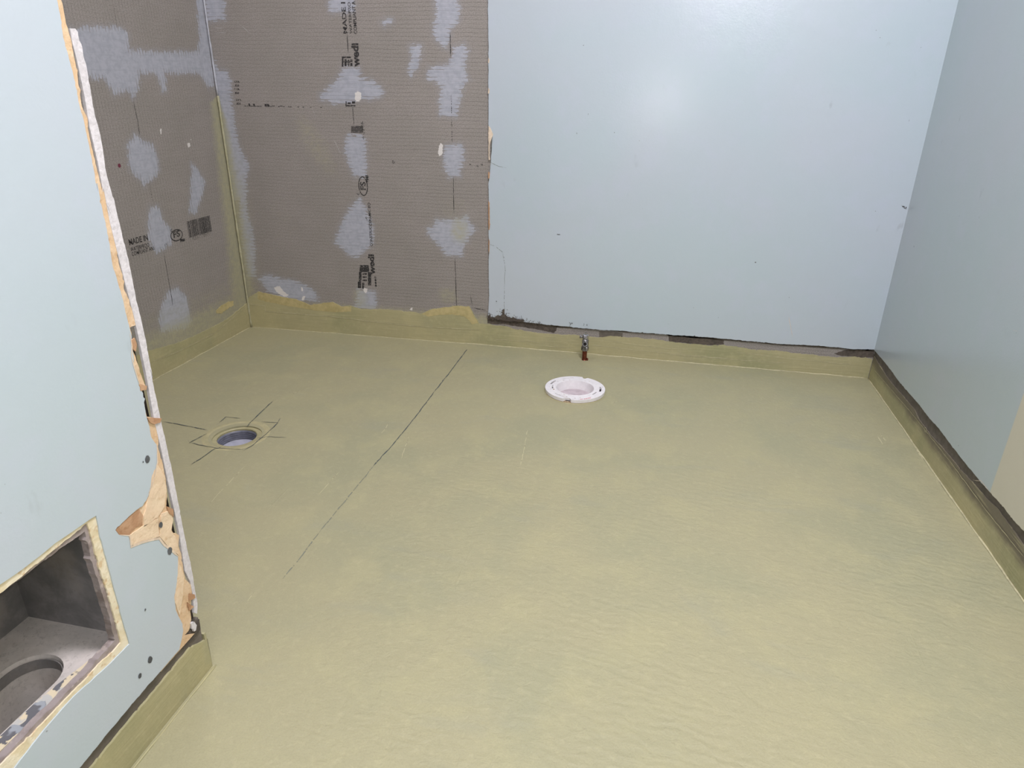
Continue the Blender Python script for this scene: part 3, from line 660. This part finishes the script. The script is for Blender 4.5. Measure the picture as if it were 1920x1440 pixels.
outl = [(-1.0, 2.4), (top_u, 2.4)] + jag(E_, .0007, .006, closed=False) + jag(B_, .0008, .007, closed=False) + [(.2, .084), (-1.0, .084)]
wl = slab('wall_left', outl, P_LEFT, 0, .0015, MT['blue'], holes=[hole_j[::-1]]); tag(wl, kind='structure')
tan_edge = z1([(470, -60), (475, 0), (500, 150), (540, 300), (590, 560), (622, 800), (665, 890), (667, 960), (720, 1200), (775, 1440)]) + \
    z3([(250, 130), (300, 400), (345, 575), (355, 640), (383, 740), (390, 830), (425, 900), (430, 935), (465, 990), (470, 1060), (430, 1078)]) + \
    z5([(118, 60), (122, 140), (165, 265), (180, 300), (165, 315), (172, 390), (185, 440), (245, 446), (238, 480), (235, 570), (250, 620), (270, 720), (275, 765), (272, 840), (300, 870), (295, 935), (300, 952), (330, 970), (328, 1020), (340, 1060), (358, 1165), (386, 1192), (388, 1245), (378, 1300), (384, 1350), (372, 1400), (354, 1420)])
T_ = P_LEFT.ats(tan_edge)
pl = slab('torn_paper', [(T_[0][0], 2.4)] + jag(T_, .0006, .005, closed=False) + [(.6535, .086), (.58, .086), (.555, .20), (.552, .37), (.57, .5), (.60, 2.4)], P_LEFT, -.0015, .002, MT['tan'], wl)
tag(pl, 'torn tan paper layer')
slab('torn_paper', jag(P_LEFT.ats(z5([(44, 946), (82, 900), (150, 852), (166, 880), (164, 925), (135, 935), (104, 968), (58, 964)])), .0005, .005), P_LEFT, -.0009, .001, MT['brown'], wl)
MT['tan2'] = torn('torn_pale_tan_paper', (226, 204, 174), (222, 198, 168), (214, 186, 152))
for p in ([(225, 640), (262, 700), (270, 760), (262, 840), (230, 890), (170, 930), (168, 880), (190, 800), (205, 700)], [(165, 928), (232, 893), (240, 975), (200, 988), (112, 1016), (104, 970)], [(248, 872), (292, 850), (300, 900), (292, 950), (318, 990), (325, 1058), (284, 1030), (240, 975)], [(322, 1080), (350, 1150), (345, 1240), (330, 1330), (306, 1262), (316, 1180)]):
    slab('torn_paper', jag(P_LEFT.ats(z5(p)), .0005, .005), P_LEFT, -.0003, .0012, MT['tan2'], wl)
for p in ([(182, 440), (247, 443), (240, 462), (215, 470), (196, 462)], [(145, 285), (180, 296), (178, 315), (150, 318)], [(270, 840), (298, 850), (300, 885), (280, 868)], [(372, 1230), (395, 1235), (398, 1250), (372, 1262)], [(362, 1270), (392, 1290), (372, 1310)], [(110, 90), (125, 80), (135, 110), (130, 140), (118, 130)]):
    slab('torn_paper', jag(P_LEFT.ats(z5(p)), .0005, .005), P_LEFT, .0006, .0016, MT['brown'], wl)
# pale fringe where the paint sheet tore
fr = z5([(56, 966), (102, 971), (110, 1021), (200, 992), (236, 983), (280, 1032), (324, 1064)])
strip('torn_fringe', P_LEFT.ats(fr), .003, P_LEFT, MT['fluff'], wl, .0004, .0008)
for seg in ([(225, 560), (228, 640), (190, 790)], [(105, 60), (122, 215), (150, 300)]): strip('torn_fringe', P_LEFT.ats(z5(seg)), .002, P_LEFT, MT['fluff'], wl, .0004, .0008)
wall_core = slab('gypsum_core', [(-1.0, 2.4), (.638, 2.4), (.638, 1.0), (.638, .095), (-1.0, .095)], P_LEFT, -.0036, .009, MT['core'], wl,
     holes=[jag([(.529, .352), (.5265, .30), (.5295, .25), (.5285, .189), (.46, .184), (.36, .1815), (.24, .1815), (.24, .350), (.36, .351), (.43, .353)], .0009, .006)[::-1]])
slab('plaster_edge', jag([(.552, .37), (.552, .16), (.22, .155), (.22, .372)], .0004, .03), P_LEFT, -.0016, .002, MT['cream'], wl,
     holes=[jag([(.5335, .3605), (.5325, .30), (.5350, .26), (.5335, .1830), (.45, .1800), (.36, .1785), (.232, .178), (.232, .353), (.36, .353), (.44, .355)], .0009, .006)[::-1]])
slab('cavity_shade_slab', [(-1.0, 2.4), (.656, 2.4), (.656, .9), (.660, .6), (.660, .07), (-1.0, .07)], P_LEFT, -.0127, .012, MT['cavity_shade'], wl, holes=[rect(.20, .150, .556, .372)[::-1]])  # dark sheet painted as the shade behind the gap
# white board edge beyond the gap
wright = z1([(532, 214), (570, 216), (590, 240), (600, 310), (618, 330), (632, 420), (650, 480), (658, 520), (680, 640), (720, 880), (748, 960), (775, 1100), (800, 1280), (840, 1440)]) + z3([(320, 230), (370, 450), (420, 640), (470, 900), (520, 1100), (575, 1400)]) + z5([(200, 220), (240, 420), (280, 600), (320, 800), (352, 960), (372, 1060), (388, 1130), (398, 1200), (412, 1290), (410, 1322)])
wleft = z5([(396, 1318), (392, 1250), (380, 1180), (355, 1130), (330, 960), (290, 780), (250, 590), (215, 440), (180, 240), (130, 0)]) + z3([(440, 950), (400, 800), (345, 580), (300, 400), (260, 180)]) + z1([(780, 1440), (740, 1220), (680, 960), (640, 720), (590, 480), (545, 300)])
tag(slab('board_edge', jag(P_LEFT.ats(wright), .0005, .005, closed=False) + P_LEFT.ats(wleft), P_LEFT, -.001, .0035, MT['gyp'], wl), 'raw white gypsum board edge')
slab('wall_end_board', rect(-1.463, 0, -.620, .87), Plane((0, .6725, 0), (1, 0, 0), (0, 0, 1), (0, 1, 0)), 0, .0125, MT['cavity_shade'], wl)  # end board in the shade colour, keeps the gap dark
slab('plaster_dab', jag(P_LEFT.ats(z6([(1030, 660), (1050, 648), (1062, 668), (1058, 694), (1036, 690)])), .0012, .004), P_LEFT, .0005, .003, MT['gyp'], wl)
res(P_LEFT, z6([(1010, 690), (1040, 700), (1072, 690), (1085, 640), (1092, 690), (1060, 740), (1000, 800), (975, 800), (985, 750)]), wl, .001, -.003)
MT['hole'] = plain('screw_hole', (96, 98, 100), .8, 0, .1)
for (x, y, r) in ((276, 861, .0042), (318, 1033, .0045), (301, 984, .0036), (281, 1237, .0042), (262, 1267, .0030), (272, 1143, .0014), (268, 866, .001)):
    u, v = P_LEFT.at(x, y); zz = [(u + r * .95 * (1 + .10 * rf.uniform(-1, 1)) * math.cos(t), v + r * 1.25 * (1 + .10 * rf.uniform(-1, 1)) * math.sin(t)) for t in np.linspace(0, 2 * math.pi, 19)[:-1]]
    decal('screw_hole', [zz], P_LEFT, MT['hole'], wl, .0005)
line(P_LEFT, [(200, 384), (206, 400)], .003, MT['pencil2'], wl, 'scuff')
# bare strip + upstand of the left wall
P_LS = Plane((LX - .006, 0, 0), (0, 1, 0), (0, 0, 1), (1, 0, 0))
tag(slab('backer_strip', rect(-1.0, 0, .671, .10), P_LS, 0, .006, MT['worn'], wl), 'dark backer board strip')
gl = P_LS.ats(z6([(1110, 738), (1020, 790), (900, 930), (760, 1100), (600, 1290), (480, 1440)]))
gl = [(.676, gl[0][1])] + gl + [(.2, .066), (-1.0, .066)]
trim5 = upstand('trim_5', P_LEFT, gl, 0, 1, -.0028, amp=.0009, thick=.012); tag(trim5, kind='structure')
bead('cove_bead', (-.6035, .678, .0003), (-.6035, -.3, .0003), .0016, trim5, 60, MT['memb'])
slab('upstand_return', rect(-1.46, 0, -.6085, .066), Plane((0, .6765, 0), (1, 0, 0), (0, 0, 1), (0, 1, 0)), 0, .004, MT['memb'], trim5)

# ------------------------------------------------------------------ air duct behind the opening
duct = empty('wall_duct', (-.70, .39, .172))
tag(duct, 'dusty galvanised air duct boot set inside the square cut in the left blue wall', 'air duct')
DF = .172; X0, X1, Y0, Y1, Zt = -.629, -.768, .215, .5545, .368
def quadbox(name, a, b, mat, parent):
    bm = bmesh.new(); bmesh.ops.create_cube(bm, size=1)
    for v in bm.verts: v.co = Vector([(a[i] + b[i]) / 2 + v.co[i] * abs(b[i] - a[i]) for i in range(3)])
    return from_bm(name, bm, mat, parent)
quadbox('duct_back', (X1 - .001, Y0, DF), (X1, Y1, Zt), MT['galv_shade'], duct)
quadbox('duct_side', (X1, Y1, DF), (X0, Y1 + .001, Zt), MT['galv_shade'], duct)
quadbox('duct_side', (X1, Y0 - .001, DF), (X0, Y0, Zt), MT['galv_shade'], duct)
quadbox('duct_top', (X1, Y0, Zt), (X0, Y1, Zt + .001), MT['galv_shade'], duct)
def obround(cx, y0, y1, r, n=20):
    p = [(cx + r * math.cos(t), y1 + r * math.sin(t)) for t in np.linspace(0, math.pi, n)]
    return p + [(cx + r * math.cos(t), y0 + r * math.sin(t)) for t in np.linspace(math.pi, 2 * math.pi, n)]
P_DF = Plane((0, 0, DF), (1, 0, 0), (0, 1, 0), (0, 0, 1))
ob = obround(-.683, .30, .468, .0375)
slab('duct_floor', rect(X1, Y0, X0 + .0008, Y1), P_DF, 0, .001, MT['galv'], duct, holes=[ob[::-1]])
bm = bmesh.new(); rings = []
for r, z in ((.0375, 0), (.0368, -.004), (.0368, -.035), (.0368, -.22)):
    rings.append([bm.verts.new((x, y, DF + z)) for x, y in obround(-.683, .30, .468, r)])
for a, b in zip(rings, rings[1:]):
    for i in range(len(a)): bm.faces.new((a[i], a[(i + 1) % len(a)], b[(i + 1) % len(a)], b[i]))
bm.faces.new(rings[-1])
sd_ = from_bm('stack_duct', bm, MT['galv'], duct, False)
bm = bmesh.new(); rings = []
for r, z in ((.0362, -.006), (.0348, -.006), (.0348, -.020), (.0362, -.020)):
    rings.append([bm.verts.new((x, y, DF + z)) for x, y in obround(-.683, .30, .468, r)])
for a, b in zip(rings, rings[1:]):
    for i in range(len(a)): bm.faces.new((a[i], a[(i + 1) % len(a)], b[(i + 1) % len(a)], b[i]))
from_bm('duct_collar', bm, MT['galv_shade'], sd_, False)
m = M('peeling_cream_paint'); p = m.obj(); f = m.noise(p, 42, 3, .5)
col = m.mix(m.step(f, .47, .50), C(108, 108, 112), C(222, 208, 178)); col = m.mix(m.mul(m.step(m.noise(p, 30, 3), .55, .6), .7), col, C(178, 184, 190))
MT['peel'] = m.out(col, .7, 0, m.bump(m.step(f, .46, .5), .6, .001), .3)
slab('duct_lip', [(-.6265, .215), (-.6265, .53), (-.6285, .545), (-.6325, .50), (-.6395, .465), (-.6425, .44), (-.6425, .215)], P_DF, .0016, .0012, MT['peel'], duct)

# ------------------------------------------------------------------ closet flange
zf = lambda p: Z(p, 8, 980, 600)
MT['pvc'] = plain('white_pvc', (232, 228, 228), .35, 0, .015, 90, .15)
MT['pvcd'] = plain('stained_pvc_edge', (196, 180, 150), .6, 0, .15, 120, .5, (120, 86, 62))
MT['cap'] = plain('pale_pink_pvc', (198, 184, 188), .4, 0, .04, 60, .1)
MT['black'] = plain('black_shade', (38, 32, 30), .9)  # black put in for the shade inside slots and outlet bore
fl = empty('toilet_flange', (FL[0], FL[1], 0)); tag(fl, 'round white plastic toilet flange set in the floor in front of the shut-off valve', 'flange')
def arc_slot(a0, a1, r0, r1, n=10):
    a = [math.radians(a0 + (a1 - a0) * i / n) for i in range(n + 1)]
    return [(FL[0] + r0 * math.cos(t), FL[1] + r0 * math.sin(t)) for t in a] + [(FL[0] + r1 * math.cos(t), FL[1] + r1 * math.sin(t)) for t in a[::-1]]
def notch_circle(r, n=96):
    o = []
    for i in range(n):
        t = 2 * math.pi * i / n; dg = math.degrees(t); rr = r
        for c in (78, 262): rr = r - .010 if abs((dg - c + 180) % 360 - 180) < 4.5 else rr
        o.append((FL[0] + rr * math.cos(t), FL[1] + rr * math.sin(t)))
    return o
slab('flange_ring', notch_circle(.0895), P_FLOOR, .0130, .0095, MT['pvc'], fl,
     holes=[circle(*FL, .0565)[::-1], arc_slot(148, 172, .073, .0785)[::-1], arc_slot(177, 197, .0655, .0695)[::-1], arc_slot(-8, 18, .073, .0785)[::-1], arc_slot(-34, -14, .0655, .0695)[::-1], arc_slot(100, 128, .0745, .0765)[::-1], arc_slot(226, 250, .0745, .0765)[::-1]])
slab('flange_rim', jag(circle(*FL, .0885, 80), .0006, .004), P_FLOOR, .0050, .0055, MT['pvcd'], fl, holes=[circle(*FL, .0600)[::-1]])
slab('slot_shade', circle(*FL, .084, 60), P_FLOOR, .0056, .0004, MT['black'], fl, holes=[circle(*FL, .0600)[::-1]])  # black plate, painted shade under the bolt slots
lathe('flange_throat', [(.0595, .0122), (.0580, .0138), (.0560, .0134), (.0545, .0080), (.0470, -.0200), (.0445, -.045), (.050, -.045), (.0585, .0080)], (FL[0], FL[1], 0), MT['pvc'], fl, closed=True)
cp = lathe('test_cap', [(.0002, -.0110), (.030, -.0112), (.046, -.0116), (.0492, -.0124), (.0484, -.022), (.0002, -.022)], (FL[0], FL[1], 0), MT['cap'], fl)
tag(cp, 'pale pink plug down in the throat')
# screw heads, dirt and red lettering left on the rim
for a in (45, 135, 205, 320):
    t = math.radians(a); lathe('screw_head', [(.0001, .0142), (.0022, .0140), (.0026, .0130)], (FL[0] + .0665 * math.cos(t), FL[1] + .0665 * math.sin(t), 0), MT['pvcd'] if a in (205,) else MT['pvc'], fl, 14)
dirt = []
for k in range(34):
    t = math.radians(rf.choice([rf.gauss(258, 22), rf.uniform(0, 360)])); r = rf.uniform(.056, .086); u, v = FL[0] + r * math.cos(t), FL[1] + r * math.sin(t); s = rf.uniform(.0006, .0018); L = rf.uniform(1, 3)
    dirt.append([(u - s * L, v), (u, v - s * .7), (u + s * L, v), (u, v + s * .7)])
tag(decal('rim_dirt', dirt, P_FLOOR, MT['pvcd'], fl, .0133), kind='stuff')
tag(decal('printed_mark', [arc_slot(295, 303, .081, .086), arc_slot(304, 311, .080, .085), arc_slot(287, 293, .082, .085)], P_FLOOR, ink('red_ink', (222, 150, 150), .45, 300), fl, .0134), 'faded red stamp')
# membrane turned up against the flange
lathe('membrane_collar', [(.0915, .0003), (.0895, .0018), (.0872, .0026), (.0868, .0)], (FL[0], FL[1], 0), MT['memb'], fl)

# ------------------------------------------------------------------ shower drain
dr = empty('shower_drain', (DR[0], DR[1], 0)); tag(dr, 'open round shower drain with grey pipe and sunken green collar, crossed by chalk lines', 'drain')
MT['gpvc'] = plain('grey_pvc', (112, 114, 126), .4, 0, .06, 90, .1)
MT['gpvc2'] = plain('light_grey_pvc', (172, 173, 186), .3, 0, .04, 50, .08)
MT['collar'] = plain('drain_collar_membrane', (176, 168, 130), .5, 0, .05, 60, .4, (160, 154, 118))
o = lathe('drain_collar', [(.0605, -.004), (.0615, .0007), (.068, .0022), (.076, .0024), (.082, .0004), (.0605, -.006), (.0475, -.0105), (.0470, -.014), (.060, -.016)], (DR[0], DR[1], 0), MT['bead'], dr) if False else \
    lathe('drain_collar', [(.083, .0001), (.079, .0009), (.071, .0010), (.066, -.0010), (.058, -.0035), (.0500, -.0050), (.0484, -.0068), (.0482, -.013), (.060, -.014)], (DR[0] - .006, DR[1] + .006, 0), MT['collar'], dr)
tag(o, 'yellow-green membrane collar')
prof = [(.0492, -.009)]
for k in range(4): prof += [(.0474, -.0105 - k * .006), (.0465, -.0135 - k * .006), (.0474, -.0155 - k * .006)]
prof += [(.0462, -.035), (.0462, -.06)]
lathe('drain_pipe', prof, (DR[0] - .002, DR[1] + .002, 0), MT['gpvc'], dr)
lathe('drain_bowl', [(.0460, -.034), (.040, -.036), (.026, -.0405), (.015, -.043), (.0002, -.044)], (DR[0] - .002, DR[1] + .002, 0), MT['gpvc2'], dr)

# lines snapped and drawn on the floor
zd = lambda p: Z(p, 6.857, 280, 720)
def fline(pts, w, mat, d=.0006): return strip('chalk_line', P_FLOOR.ats(pts), w * .8, P_FLOOR, mat, floor, d, .0005)
fline([(876, 655), (842, 700), (815, 734)], .0034, MT['pencil'])
fline([(815, 734), (778, 783), (740, 830), (700, 874)], .0030, MT['pencil'])
fline([(700, 874), (655, 930), (600, 996)], .0026, MT['pencil2'])
fline([(600, 996), (560, 1050), (530, 1086)], .0026, MT['pencil2'])
for pts, w in (([(170, 485), (400, 525), (735, 595)], .0030), ([(1250, 560), (1330, 470), (1430, 370), (1585, 228)], .0032), ([(950, 795), (890, 830), (840, 835), (700, 935), (540, 1040)], .0030), ([(1370, 692), (1440, 700), (1500, 682), (1770, 690)], .0026),
               ([(510, 765), (700, 660), (740, 640)], .0030), ([(530, 760), (690, 795), (860, 828), (1220, 848)], .0026), ([(900, 500), (985, 425), (1180, 448)], .0028), ([(1440, 490), (1655, 500), (1510, 640), (1440, 700), (1330, 790), (1210, 860)], .0028), ([(500, 730), (530, 770)], .0026), ([(1650, 500), (1690, 440)], .0022)):
    fline(zd(pts), w * .9, MT['pencil'], .0014)
MT['pale'] = ink('pale_trowel_mark', (184, 178, 142), .44, 60)
for pts in ([(430, 640 + 190), (470, 560 + 190 + 90)],): pass
zq = lambda p: Z(p, 2.4, 360, 640)
for pts in ([(570, 690), (660, 590)], [(80, 730), (200, 600), (240, 560)], [(940, 530), (975, 430)], [(850, 420), (885, 370)], [(440, 240), (540, 205)], [(1480, 560), (1510, 400)], [(240, 1180), (290, 1120)]):
    strip('trowel_mark', P_FLOOR.ats(zq(pts)), .0016, P_FLOOR, MT['pale'], floor, .0005, .0006)
for pts in ([(1143, 757), (1160, 752)], [(1648, 812), (1662, 828)], [(1645, 818), (1656, 836)], [(1712, 832), (1730, 862)]):
    strip('trowel_mark', P_FLOOR.ats(pts), .003, P_FLOOR, MT['pale'], floor, .0005, .0006)

# ------------------------------------------------------------------ shut-off valve
VX, VY = -.1985, 2.130
va = empty('shutoff_valve', (VX, VY, 0)); tag(va, 'small chrome shut-off valve on a copper stub by the back upstand', 'valve')
MT['copper'] = plain('copper', (132, 78, 60), .38, .85, .12, 160, .1, (104, 56, 44))
MT['chrome'] = plain('worn_chrome', (214, 214, 218), .28, .85, .06, 140, .15, (120, 120, 124))
MT['chromed'] = plain('dull_chrome', (168, 166, 166), .38, .75, .1, 160, .3, (80, 78, 76))
L3 = (VX, VY, 0)
lathe('copper_stub', [(.0078, 0), (.0078, .040), (.0065, .040), (.0065, .0)], L3, MT['copper'], va, 24)
lathe('floor_collar', [(.0092, .0002), (.0088, .0012), (.0078, .002)], L3, MT['copper'], va, 24)
lathe('pipe_tab', [(.0001, .0085), (.0022, .0080), (.0034, .0058), (.0036, .0030), (.0030, .0003)], (VX + .0098, VY - .003, 0), MT['copper'], va, 14)
bm = bmesh.new(); rings = []
for r, z in ((.0092, .0325), (.0125, .0345), (.0128, .0465), (.0100, .0490)):
    rings.append([bm.verts.new((VX + r * math.cos(math.radians(60 * k + 10)), VY + r * math.sin(math.radians(60 * k + 10)), z)) for k in range(6)])
for a, b in zip(rings, rings[1:]):
    for k in range(6): bm.faces.new((a[k], a[(k + 1) % 6], b[(k + 1) % 6], b[k]))
bm.faces.new(rings[0]); bm.faces.new(rings[-1]); from_bm('compression_nut', bm, MT['chromed'], va)
lathe('valve_body', [(.0002, .0475), (.0098, .0480), (.0098, .0505), (.0108, .0515), (.0110, .0700), (.0095, .0725), (.0082, .0735), (.0082, .0770), (.0001, .0772)], L3, MT['chromed'], va, 28)
def cyl_dir(name, a, d, prof, mat, parent, n=24):
    d = Vector(d).normalized(); x = d.orthogonal().normalized(); y = d.cross(x); bm = bmesh.new(); rings = []
    for r, s in prof: rings.append([bm.verts.new(Vector(a) + d * s + (x * math.cos(2 * math.pi * k / n) + y * math.sin(2 * math.pi * k / n)) * r) for k in range(n)])
    for p_, q_ in zip(rings, rings[1:]):
        for k in range(n): bm.faces.new((p_[k], p_[(k + 1) % n], q_[(k + 1) % n], q_[k]))
    bm.faces.new(rings[0]); bm.faces.new(rings[-1]); o = from_bm(name, bm, mat, parent, True); o.data.set_sharp_from_angle(angle=math.radians(35)); return o
od = (.06, -1, .10)
outl_ = cyl_dir('outlet', (VX, VY - .006, .0595), od, [(.0085, 0), (.0085, .007), (.0084, .0085), (.0058, .0085), (.0056, .0030), (.0001, .0030)], MT['chrome'], va)
cyl_dir('outlet_bore', (VX, VY - .006, .0595), od, [(.0056, .0020), (.0056, .0062)], MT['black'], outl_)  # black lining paints the shade inside the outlet
lathe('packing_nut', [(.0001, .0768), (.0092, .0770), (.0100, .0785), (.0100, .0870), (.0085, .0885), (.0001, .0886)], L3, MT['chrome'], va, 6, False)
cyl_dir('handle_stem', (VX, VY, .086), (0, 0, 1), [(.0032, 0), (.0030, .012), (.0001, .0125)], MT['chromed'], va, 12)
cyl_dir('handle_hub', (VX - .002, VY + .002, .0765), (-1, .25, .15), [(.0040, .004), (.0040, .014), (.0060, .0145), (.0060, .0175), (.0001, .018)], MT['chromed'], va, 14)

# ------------------------------------------------------------------ the rest of the room, behind and above the camera
tag(slab('ceiling', [(.74, -1.0), (.74, 2.25), (-1.5, 2.25), (-1.5, .6), (-.66, .6), (-.66, -1.0)], Plane((0, 0, 2.4), (1, 0, 0), (0, 1, 0), (0, 0, -1)), 0, .02, MT['white_wall']), kind='structure')
tag(slab('wall_front', rect(-.62, 0, .715, 2.4), Plane((0, -1.0, 0), (1, 0, 0), (0, 0, 1), (0, 1, 0)), 0, .02, MT['blue']), kind='structure')
tag(slab('wall_shower_front', rect(-1.463, .87, -.645, 2.4), Plane((0, .6725, 0), (1, 0, 0), (0, 0, 1), (0, 1, 0)), 0, .0125, MT['strip']), kind='structure')
